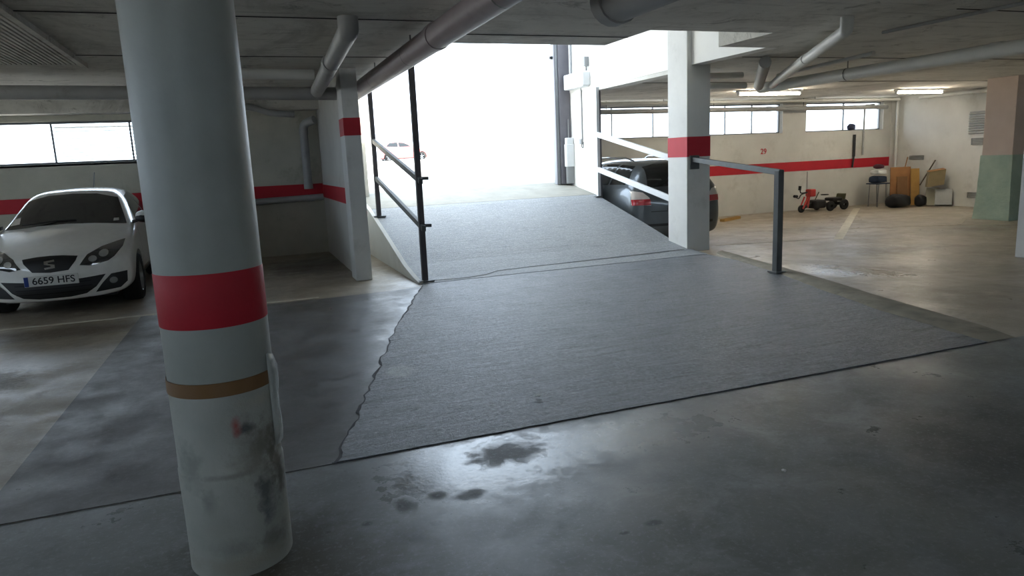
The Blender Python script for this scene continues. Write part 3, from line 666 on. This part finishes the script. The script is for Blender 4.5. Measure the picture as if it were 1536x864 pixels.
# ------------------------------------------------------------------ cars
def catcar(name, loc, rot, label, spec):
    """lofted car: spec gives stations (s, w, zb, zs, ws, zr, wt, zt, bulge) from nose to tail, nose toward -Y"""
    W0 = Matrix.Translation(loc) @ Matrix.Rotation(rot, 4, 'Z')
    e = empty(name, loc, label, 'car')
    bm = bmesh.new(); rings = []
    def ring(st, t=1.0, ys=0.0, sgn=1):
        s, w, zb, zs, ws, zr, wt, zt, bu = st
        zm = zb*.5+zs*.5
        half = [(0,zb),(.72*w,zb),(.955*w,zb+.06),(w,zm),(ws+.012,zs-.07),(ws,zs),(wt,zr),(wt*.62,zr+(zt-zr)*.62),(0,zt)]
        pts = half + [(-x,z) for x, z in half[-2:0:-1]]
        zc = (zb+zt)/2
        return [bm.verts.new((x*t, s + ys + sgn*bu*(abs(x*t)/w)**2.2, zc+(z-zc)*t)) for x, z in pts]
    st = spec['st']; f = st[0]; r = st[-1]
    for t, dy in ((.30,-.035),(.62,-.03),(.88,-.02)): rings.append(ring(f, t, dy))
    for q in st: rings.append(ring(q, sgn=1 if q[8] >= 0 else 1))
    for t, dy in ((.88,.02),(.6,.03),(.3,.035)): rings.append(ring(r, t, dy))
    n = len(rings[0])
    for A, B in zip(rings, rings[1:]):
        for k in range(n): bm.faces.new((A[k],A[(k+1)%n],B[(k+1)%n],B[k]))
    bm.faces.new(rings[0][::-1]); bm.faces.new(rings[-1])
    bmesh.ops.recalc_face_normals(bm, faces=bm.faces[:])
    me = bpy.data.meshes.new('cage'); bm.to_mesh(me); bm.free()
    tmp = bpy.data.objects.new('cage', me); COL.objects.link(tmp)
    ss = tmp.modifiers.new('s', 'SUBSURF'); ss.levels = 2; ss.render_levels = 2
    cut = []
    for (wy, wr) in spec['wheels']:
        cb = bmesh.new(); atube(cb, [(-1.4,wy,wr),(1.4,wy,wr)], wr*1.16, 32)
        cm = bpy.data.meshes.new('cut'); bmesh.ops.recalc_face_normals(cb, faces=cb.faces[:]); cb.to_mesh(cm); cb.free()
        co = bpy.data.objects.new('cut', cm); COL.objects.link(co); cut.append(co)
        bo = tmp.modifiers.new('b', 'BOOLEAN'); bo.operation = 'DIFFERENCE'; bo.object = co; bo.solver = 'EXACT'
    bpy.context.view_layer.update()
    dg = bpy.context.evaluated_depsgraph_get()
    body_me = bpy.data.meshes.new_from_object(tmp.evaluated_get(dg))
    for c in cut: bpy.data.objects.remove(c)
    tmp.modifiers.clear(); ss = tmp.modifiers.new('s', 'SUBSURF'); ss.levels = 2
    bpy.context.view_layer.update(); dg = bpy.context.evaluated_depsgraph_get()
    tree = BVHTree.FromObject(tmp, dg)
    bpy.data.objects.remove(tmp)
    body_me.materials.clear(); body_me.materials.append(M(spec['paint']))
    for p in body_me.polygons: p.use_smooth = True; p.material_index = 0
    try: body_me.set_sharp_from_angle(angle=math.radians(45))
    except Exception: pass
    body_me.transform(W0)
    body = bpy.data.objects.new('body', body_me); COL.objects.link(body); attach(body, e)
    # inside of the wheel arches and underbody: a dark tub
    def put(nm, bmx, mat, par=e, smooth=False, bevel=0):
        bmx.transform(W0); return link(nm, bmx, mat, par, smooth, bevel)
    ub = bmesh.new(); abox(ub, -spec['w']*.70, spec['w']*.70, .35, spec['L']-.3, spec['zb']-.02, .52); put('underbody', ub, 'black_plastic')
    # panels cut to an outline and laid on the body
    def panel(nm, poly, axis, mat, off=.006, thick=.004, res=.035, par=e, side=1):
        b = bmesh.new(); vs_ = [b.verts.new((p[0], p[1], 0)) for p in poly]; b.faces.new(vs_)
        bmesh.ops.triangulate(b, faces=b.faces[:])
        for _ in range(5):
            ed = [q for q in b.edges if q.calc_length() > res]
            if not ed: break
            bmesh.ops.subdivide_edges(b, edges=ed, cuts=1); bmesh.ops.triangulate(b, faces=b.faces[:])
        for v in b.verts:
            a, z = v.co.x, v.co.y
            if axis == 'F': o_, d_ = Vector((a,-3,z)), Vector((0,1,0))
            elif axis == 'R': o_, d_ = Vector((a,spec['L']+3,z)), Vector((0,-1,0))
            else: o_, d_ = Vector((3*side,a,z)), Vector((-side,0,0))
            h = tree.ray_cast(o_, d_)
            if h[0] is None:
                h = tree.find_nearest(Vector((a if axis in 'FR' else .7*side, ((0.2 if z < .8 else 1.7) if axis == 'F' else spec['L']-.2) if axis in 'FR' else a, z)))
                v.co = h[0]
            else: v.co = h[0] - d_*off
        geo = b.faces[:]
        top = bmesh.ops.duplicate(b, geom=b.verts[:]+b.edges[:]+b.faces[:])
        vm = top['vert_map'] if 'vert_map' in top else None
        bmesh.ops.recalc_face_normals(b, faces=b.faces[:])
        nb = [v for v in top['geom'] if isinstance(v, bmesh.types.BMVert)]
        d_ = {'F':Vector((0,1,0)),'R':Vector((0,-1,0)),'S':Vector((-side,0,0))}[axis]
        for v in nb: v.co += d_*(off+thick)
        return put(nm, b, mat, par, smooth=True)
    # wheels
    for (wy, wr) in spec['wheels']:
        for sg in (-1, 1):
            xo = sg*spec['track']
            tb = bmesh.new(); pr = [(wr*.62,-.10),(wr*.9,-.105),(wr*.985,-.085),(wr,-.05),(wr,.05),(wr*.985,.085),(wr*.9,.105),(wr*.62,.10)]
            alathe(tb, (0,0,0), pr, 32); tb.transform(Matrix.Translation((xo,wy,wr)) @ Matrix.Rotation(math.pi/2, 4, 'Y'))
            ty = put('tyre', tb, 'black_rubber', smooth=True)
            rb = bmesh.new(); alathe(rb, (0,0,0), [(.001,.06),(wr*.2,.075),(wr*.24,.06)], 20)
            for k in range(5):
                a = 2*math.pi*k/5; dv = Vector((math.cos(a), math.sin(a), 0)); sv = Vector((-dv.y, dv.x, 0))
                obox(rb, dv*wr*.4+Vector((0,0,.055)), dv*wr*.22, sv*.028, (0,0,.012))
            alathe(rb, (0,0,0), [(wr*.58,.02),(wr*.6,.07),(wr*.63,.095),(wr*.64,.03)], 32)
            rb.transform(Matrix.Translation((xo,wy,wr)) @ Matrix.Rotation(math.pi/2*sg, 4, 'Y'))
            put('wheel_rim', rb, 'alloy', ty, smooth='auto')
    return e, body, panel, put, W0, tree

def mirror_poly(p): return [(-x, z) for x, z in p][::-1]
HATCH = dict(L=3.76, w=.78, zb=.17, track=.67, paint='paint_white', wheels=[(.80,.285),(3.10,.285)], st=[
    (.02,.735,.18,.575,.715,.625,.58,.655,.27),(.10,.75,.17,.62,.73,.665,.60,.70,.24),(.32,.768,.165,.69,.745,.735,.60,.775,.14),(.70,.78,.16,.79,.75,.825,.60,.865,.05),(1.02,.78,.16,.86,.745,.895,.615,.925,.02),
    (1.16,.78,.16,.875,.742,.945,.625,.975,.0),(1.72,.78,.16,.90,.735,1.26,.545,1.315,.0),(1.90,.78,.16,.905,.735,1.305,.53,1.352,.0),(2.4,.78,.16,.92,.735,1.325,.525,1.372,.0),(3.0,.775,.16,.94,.73,1.29,.51,1.34,.0),(3.35,.765,.17,.95,.72,1.2,.50,1.255,.0),
    (3.60,.745,.18,.93,.70,.985,.58,1.02,-.06),(3.70,.72,.2,.86,.68,.90,.58,.93,-.14)])
CX, CY = -1.99, 8.90
car, body, panel, put, W0, tree = catcar('white_hatchback', (CX,CY,0), 0, 'white hatchback parked nose out in the left bay', HATCH)
wsd = panel('windshield', [(-.645,.915),(-.3,.945),(0,.955),(.3,.945),(.645,.915),(.505,1.225),(.27,1.285),(0,1.298),(-.27,1.285),(-.505,1.225)], 'F', 'car_glass', .014)
for sd in (-1, 1):
    panel('side_window', [(1.52,.96),(1.70,1.10),(1.98,1.235),(2.35,1.27),(2.35,.965)], 'S', 'car_glass', .004, side=sd)
    panel('side_window', [(2.42,.965),(2.42,1.285),(2.95,1.255),(3.16,1.10),(3.2,1.0)], 'S', 'car_glass', .004, side=sd)
    panel('door_seam', [(1.20,.30),(1.20,.86),(1.212,.86),(1.212,.30)], 'S', 'black_plastic', .001, side=sd)
    panel('door_seam', [(2.38,.30),(2.38,.94),(2.392,.94),(2.392,.30)], 'S', 'black_plastic', .001, side=sd)
    panel('door_handle', [(2.18,.80),(2.18,.835),(2.33,.84),(2.33,.805)], 'S', 'paint_white', .012, .012, side=sd)
hexg = [(-.262,.655),(-.12,.672),(0,.676),(.12,.672),(.262,.655),(.245,.61),(.17,.515),(0,.502),(-.17,.515),(-.245,.61)]
gr_ = panel('grille', hexg, 'F', 'black_plastic', .006)
rim = bmesh.new()
em = panel('emblem_disc', [(.07*math.cos(a)*.85, .588+.062*math.sin(a)) for a in [2*math.pi*k/20 for k in range(20)]], 'F', 'black_plastic', .012, par=gr_)
panel('emblem', [(-.05,.625),(.045,.638),(.05,.618),(-.012,.61),(-.012,.598),(.05,.585),(.05,.55),(-.045,.538),(-.05,.558),(.012,.566),(.012,.578),(-.05,.592)], 'F', 'chrome', .018, par=gr_)
li = panel('lower_intake', [(-.50,.425),(-.27,.41),(.27,.41),(.50,.425),(.40,.30),(.30,.235),(.15,.215),(-.15,.215),(-.30,.235),(-.40,.30)], 'F', 'black_plastic', .005)
for z in (.27,.32,.37):
    panel('intake_bar', [(-.36,z),(.36,z),(.36,z+.010),(-.36,z+.010)], 'F', 'black_rubber', .010, par=li)
for sg in (-1, 1):
    fx = (lambda p: p) if sg == 1 else mirror_poly
    hl = panel('headlight', fx([(.275,.555),(.35,.66),(.47,.722),(.60,.755),(.675,.768),(.668,.70),(.60,.61),(.54,.57),(.39,.535)]), 'F', 'head_lens', .006)
    for (cx0, cz0, rr_) in ((.40,.61,.040),(.50,.655,.045)):
        panel('lamp_reflector', fx([(cx0+rr_*math.cos(a), cz0+rr_*.85*math.sin(a)) for a in [2*math.pi*k/14 for k in range(14)]]), 'F', 'lamp_bulb', .012, par=hl)
    fh = panel('fog_housing', fx([(.385,.235),(.46,.33),(.55,.42),(.70,.43),(.69,.31),(.62,.25)]), 'F', 'black_plastic', .005)
    panel('fog_lamp', fx([(.565+.038*math.cos(a), .345+.036*math.sin(a)) for a in [2*math.pi*k/14 for k in range(14)]]), 'F', 'lamp_bulb', .011, par=fh)
    mbm = bmesh.new(); bmesh.ops.create_icosphere(mbm, subdivisions=3, radius=1)
    mbm.transform(Matrix.Translation((sg*.845,1.18,.985)) @ Matrix.Rotation(sg*.15, 4, 'Y') @ Matrix.Diagonal((.105,.075,.072,1)))
    mo = put('mirror', mbm, 'paint_white', smooth=True)
    mbm = bmesh.new(); bmesh.ops.create_icosphere(mbm, subdivisions=2, radius=1)
    mbm.transform(Matrix.Translation((sg*.835,1.165,.965)) @ Matrix.Diagonal((.1,.074,.06,1)))
    put('mirror_shell', mbm, 'black_plastic', mo, smooth=True)
    mbm = bmesh.new(); obox(mbm, (sg*.735,1.23,.93), (.04,0,.01), (0,.035,0), (0,0,.02)); put('mirror_stalk', mbm, 'black_plastic', mo)
# plate
hy = tree.ray_cast(Vector((0,-3,.42)), Vector((0,1,0)))[0].y
pb_ = bmesh.new(); abox(pb_, -.255,.255, hy-.02, hy-.004, .365,.475); pl = put('number_plate', pb_, 'plate_white', bevel=.003)
sb = bmesh.new(); abox(sb, -.253,-.212, hy-.0215, hy-.0198, .368,.472); put('country_strip', sb, 'plate_blue', pl)
text_mesh('plate_characters', '6659 HFS', .105, (CX+.022, CY+hy-.0215, .419), FACE_FRONT, 'plate_black', pl, .001, .98)
an_ = bmesh.new(); atube(an_, [(.05,2.9,1.345),(.05,3.1,1.56)], .006, 6); put('antenna', an_, 'black_plastic')
wp = bmesh.new(); atube(wp, [(-.45,1.06,.965),(-.1,1.15,.992),(.1,1.15,.992)], .008, 6); put('wiper', wp, 'black_plastic')
st_ = panel('windshield_sticker', [(.50,.955),(.56,.955),(.555,.985),(.50,.985)], 'F', 'plate_white', .018, par=wsd)
panel('windshield_sticker', [(-.60,.96),(-.50,.975),(-.51,1.05),(-.58,1.03)], 'F', 'tail_clear', .018, par=wsd)

ESTATE = dict(L=4.3, w=.98, zb=.2, track=.85, paint='paint_graphite', wheels=[(.85,.33),(3.45,.33)], st=[
    (.02,.80,.20,.60,.78,.66,.62,.69,.25),(.3,.84,.19,.70,.81,.76,.64,.80,.14),(.8,.86,.18,.80,.82,.85,.66,.89,.04),(1.15,.86,.18,.88,.82,.93,.68,.96,.0),(1.32,.86,.18,.90,.82,.98,.68,1.01,.0),
    (1.95,.86,.18,.93,.81,1.32,.60,1.38,.0),(2.5,.86,.18,.95,.81,1.36,.60,1.42,.0),(3.3,.86,.18,.96,.81,1.35,.59,1.41,.0),(3.95,.855,.19,.96,.80,1.30,.57,1.36,-.02),(4.12,.845,.2,.95,.79,1.10,.62,1.13,-.08),(4.22,.83,.21,.90,.78,.96,.66,.98,-.12),(4.28,.81,.22,.78,.77,.83,.66,.85,-.14)])

ESTATE['st'] = [(a, b*1.14, zb*1.1, zs*1.165, ws*1.14, zr*1.165, wt*1.12, zt*1.165, bu) for a, b, zb, zs, ws, zr, wt, zt, bu in ESTATE['st']]
est, body, panel, put, W0, tree = catcar('estate_car', (7.36,15.20,FR), math.pi, 'dark graphite estate car parked behind the square pillar', ESTATE)
panel('rear_window', [(-.62,1.130),(0,1.148),(.62,1.130),(.55,1.491),(.25,1.544),(0,1.549),(-.25,1.544),(-.55,1.491)], 'R', 'car_glass', .005)
for sd in (-1, 1):
    panel('side_window', [(1.75,1.165),(1.92,1.31),(2.2,1.47),(2.55,1.549),(2.55,1.165)], 'S', 'car_glass', .004, side=sd)
    panel('side_window', [(2.62,1.165),(2.62,1.549),(3.2,1.538),(3.2,1.177)], 'S', 'car_glass', .004, side=sd)
    panel('side_window', [(3.27,1.177),(3.27,1.538),(3.72,1.503),(3.86,1.235),(3.8,1.188)], 'S', 'car_glass', .004, side=sd)
    fx = (lambda p: p) if sd == 1 else mirror_poly
    tl = panel('tail_light', fx([(.60,.816),(.62,.955),(.72,1.048),(.90,1.083),(.90,1.048),(.92,.839)]), 'R', 'tail_clear', .008, .006)
    panel('tail_light_red', fx([(.605,.827),(.615,.932),(.915,.932),(.915,.827)]), 'R', 'tail_red', .014, .006, par=tl)
    rb = bmesh.new(); atube(rb, [(sd*.65,1.95,1.60),(sd*.67,2.1,1.665),(sd*.67,3.5,1.66),(sd*.65,3.75,1.60)], .017, 8); put('roof_rail', rb, 'chrome', smooth='auto')
    mbm = bmesh.new(); bmesh.ops.create_icosphere(mbm, subdivisions=3, radius=1)
    mbm.transform(Matrix.Translation((sd*.99,1.42,1.20)) @ Matrix.Diagonal((.105,.075,.075,1))); put('mirror', mbm, 'paint_graphite', smooth=True)
panel('tailgate_seam', [(-.50,.699),(.60,.699),(.60,.713),(-.50,.713)], 'R', 'black_plastic', .002)
panel('tailgate_seam', [(-.48,.804),(-.5,.722),(-.512,.722),(-.495,.816)], 'R', 'black_plastic', .002)
panel('plate_recess', [(-.30,.722),(.30,.722),(.28,.862),(-.28,.862)], 'R', 'black_plastic', .003)
panel('bumper_strip', [(-.72,.443),(.72,.443),(.72,.489),(-.72,.489)], 'R', 'black_plastic', .006)

# the parked car across the street, a pale shape in the glare
SEDAN = dict(HATCH); SEDAN['paint'] = 'paint_red'
sed, body, panel, put, W0, tree = catcar('street_car', (12.9,50.0,1.62), math.pi/2, 'red car parked across the sunlit street beyond the exit', SEDAN)
for sd in (-1, 1):
    panel('side_window', [(1.52,.96),(1.70,1.10),(1.98,1.235),(2.35,1.27),(2.35,.965)], 'S', 'car_glass', .004, side=sd)
    panel('side_window', [(2.42,.965),(2.42,1.285),(2.95,1.255),(3.16,1.10),(3.2,1.0)], 'S', 'car_glass', .004, side=sd)
panel('windshield', [(-.64,.93),(0,.955),(.64,.93),(.49,1.22),(0,1.29),(-.49,1.22)], 'F', 'car_glass', .004)

# ------------------------------------------------------------------ clutter by the right back wall
tk = empty('ride_on_trike', (14.3,15.0,FR), 'small red and black ride-on trike lying against the right back wall', 'trike')
F = FR
def T(x, y, z): return (x, y, F+z)
for (x, y, r, w) in ((13.75,14.9,.10,.07),(14.55,14.72,.13,.08),(14.6,15.25,.13,.08),(15.1,14.8,.14,.08),(15.12,15.2,.14,.08)):
    bm = bmesh.new(); alathe(bm, (0,0,0), [(r*.35,-w/2),(r*.85,-w/2),(r,-w/4),(r,w/4),(r*.85,w/2),(r*.35,w/2)], 20); bm.transform(Matrix.Translation((x,y,F+r)) @ Matrix.Rotation(math.pi/2,4,'X')); link('wheel', bm, 'black_rubber', tk, smooth='auto')
tube('chassis', bend([T(13.75,14.9,.1),T(14.1,14.95,.2),T(14.6,15,.16),T(15.15,15,.16)], .1), .045, 'trike_black', tk)
tube('steering_column', [T(13.95,14.93,.12),T(14.02,14.93,.50)], .05, 'trike_red', tk)
box('front_shield', (13.98,14.17,14.83,15.03,F+.40,F+.60), 'trike_red', tk, .03)
tube('fork', [T(13.75,14.84,.1),T(13.92,14.86,.40)], .022, 'trike_red', tk)
tube('fork', [T(13.75,14.96,.1),T(13.92,14.98,.40)], .022, 'trike_red', tk)
tube('handlebar', bend([T(13.45,14.8,.43),T(13.62,14.86,.37),T(13.72,14.9,.47),T(13.95,14.92,.52)], .05), .016, 'trike_black', tk, 8)
tube('handlebar', bend([T(13.78,15.0,.63),T(13.78,14.98,.5),T(13.97,14.94,.52)], .05), .016, 'trike_black', tk, 8)
for p, q in ((T(13.40,14.78,.45),T(13.52,14.82,.44)),(T(13.77,15.0,.58),T(13.78,15.0,.69))): tube('grip', [p, q], .038, 'black_rubber', tk, 10)
box('seat', (14.75,15.1,14.85,15.15,F+.24,F+.33), 'trike_black', tk, .03)
orbox('seat_back', T(15.18,15.0,.32), (.03,0,.008), (0,.15,0), (.02,0,.10), 'trike_olive', tk, .02)
box('engine_cover', (14.12,14.5,14.8,15.18,F+.08,F+.30), 'trike_black', tk, .04)
lathe('steering_wheel', T(14.6,14.98,.42), [(.095,-.012),(.11,0),(.095,.012),(.082,0),(.095,-.012)], 'black_rubber', tk, 20, cap=False)
tube('lever', [T(14.3,15.0,.3),T(14.42,15.0,.5)], .012, 'trike_olive', tk, 6)
tube('aerial', [T(14.1,15.1,.55),T(14.12,15.12,1.05)], .007, 'black_plastic', tk, 6)

sr = empty('folding_stool', (16.32,14.85,F), 'folding stand with thin legs holding a white and navy bundle', 'stand')
for (x, y) in ((16.16,14.7),(16.48,14.7),(16.16,15.0),(16.48,15.0)): tube('leg', [T(x,y,0),T(16.32+(x-16.32)*.8,y,.62)], .014, 'alloy', sr, 8)
box('seat', (16.10,16.54,14.65,15.05,F+.61,F+.64), 'cloth_navy', sr, .01)
def bundle(name, c, r, mat, label, cat, sq=.5, wobn=.12):
    bm = bmesh.new(); bmesh.ops.create_icosphere(bm, subdivisions=3, radius=1)
    for v in bm.verts:
        d = 1 + wobn*math.sin(5*v.co.x+3*v.co.z)*math.cos(4*v.co.y+2*v.co.x) + random.uniform(-.02,.02)
        v.co = Vector((math.copysign(abs(v.co.x)**sq, v.co.x)*r[0], math.copysign(abs(v.co.y)**sq, v.co.y)*r[1], math.copysign(abs(v.co.z)**sq, v.co.z)*r[2]))*d
    m = min(v.co.z for v in bm.verts)
    bm.transform(Matrix.Translation((c[0], c[1], c[2]-m)))
    return tag(link(name, bm, mat, smooth=True), label, cat)
bundle('cloth_bundle', (16.32,14.85,F+.645), (.20,.17,.09), 'cloth_navy', 'navy folded bundle on the folding stand', 'bundle')
bundle('cloth_bundle', (16.32,14.84,F+.86), (.18,.15,.07), 'cloth_white', 'white bundle lying on the navy one on the stand', 'bundle')
bundle('cap', (16.34,14.86,F+1.02), (.13,.12,.06), 'cloth_maroon', 'dark maroon cap on top of the white bundle', 'cap', .8)
bundle('rubbish_bag', (16.36,14.2,F), (.34,.2,.17), 'bag_black', 'large black rubbish bag on the floor under the stand', 'bag', .7)
bundle('rubbish_bag', (16.92,14.0,F), (.13,.13,.15), 'bag_black', 'small black rubbish bag beside the leaning cardboard', 'bag', .75)
bundle('sill_bag', (16.05,15.58,1.838), (.13,.07,.09), 'bag_blue', 'dark blue bag standing on the window sill', 'bag', .8)
def board(name, p, q, lean, h, t, mat, label, cat='board'):
    """sheet standing on the floor from p to q, leaning by vector lean over height h"""
    p, q = Vector((*p, F+.005)), Vector((*q, F+.005)); up = Vector((lean[0], lean[1], h)); n = (q-p).cross(up).normalized()*t/2
    c = (p+q)/2 + up/2
    return tag(orbox(name, c+Vector((0,0,t*.3)), (q-p)/2, n, up/2, mat), label, cat)
board('cardboard_sheet', (16.66,14.74), (17.10,14.48), (.10,.12,0), 1.02, .04, 'cardboard', 'tall brown cardboard sheet leaning in the corner', 'cardboard')
board('cardboard_sheet', (16.66,14.50), (16.88,14.37), (.04,.08,0), .78, .03, 'cardboard_dark', 'narrow darker cardboard sheet leaning in front of the tall one', 'cardboard')
board('wood_board', (17.0,14.36), (17.18,14.25), (.02,.08,0), .98, .03, 'wood_plank', 'narrow pale wooden board leaning beside the cardboard', 'board')
board('foam_panel', (17.12,13.74), (17.38,13.46), (.10,.08,0), .40, .10, 'foam_grey', 'low grey foam panel leaning on the right wall', 'panel')
bx_ = empty('cardboard_box', (17.17,13.80,F+.48), 'greyish cardboard box perched against the right wall', 'box')
c0 = Vector((17.17,13.80,F+.74))
orbox('carton', c0, (.15,-.12,.03), (.08,.10,0), (.02,0,.20), 'cardboard_grey', bx_)
orbox('flap', c0+Vector((-.0,.0,.21)), (.15,-.12,.03), (.08,.10,.01), (0,0,.006), 'cardboard', bx_)
board('wood_board', (17.06,14.0), (17.30,13.82), (.05,.0,0), .46, .05, 'pale_board', 'short pale board under the greyish box', 'board')
tag(bar('broom_stick', (17.05,14.16,F+.55), (17.40,14.02,F+1.20), .028, .028, 'wood_dark'), 'dark stick poking up at a slant from the cardboard', 'stick')
tag(bar('broom_stick', (17.0,14.85,F+.02), (17.25,14.75,F+1.30), .022, .022, 'cardboard'), 'thin pale stick poking up behind the tall cardboard', 'stick')
tag(prism('wood_plank', [(10.9,14.35),(11.7,14.75),(11.66,14.88),(10.86,14.47)][::-1], F+.001, F+.06, 'wood_plank'), 'yellowish plank lying on the floor beside the dark estate car', 'plank')
rd = empty('wall_rod', (16.12,15.52,1.05), 'black rod hung upright across the red stripe by the window', 'rod')
tube('rod', [(16.12,15.52,1.12),(16.12,15.52,1.72)], .035, 'black_plastic', rd, 10)
tube('rod_tip', [(16.12,15.52,1.12),(16.06,15.50,.82)], .022, 'black_plastic', rd, 8)
cs = empty('upright_case', (15.9,10.35,F), 'dark upright case with a red panel beside the green-wrapped pillar', 'case')
box('case_body', (15.68,16.15,10.3,10.6,F,F+1.25), 'bag_black', cs, .03)
box('red_panel', (15.80,16.10,10.28,10.298,F+.70,F+1.05), 'trike_red', cs, .004)
tube('handle', bend([(15.8,10.45,F+1.25),(15.8,10.45,F+1.36),(16.0,10.45,F+1.36),(16.0,10.45,F+1.25)], .04), .014, 'black_plastic', cs, 8)
# bits on the floor
for (x, y, r, lab, mt) in ((2.25,2.5,.014,'small white pebble on the smooth front floor','pillar_white'),(1.62,3.98,.022,'pale flake lying on the rough apron','pillar_white')):
    bm = bmesh.new(); bmesh.ops.create_icosphere(bm, subdivisions=1, radius=r)
    for v in bm.verts: v.co *= random.uniform(.75,1.1); v.co.z *= .35
    m = min(v.co.z for v in bm.verts); bm.transform(Matrix.Translation((x, y, (.015 if y > FE else 0.001)-m))); tag(link('pebble', bm, mt), lab, 'pebble')
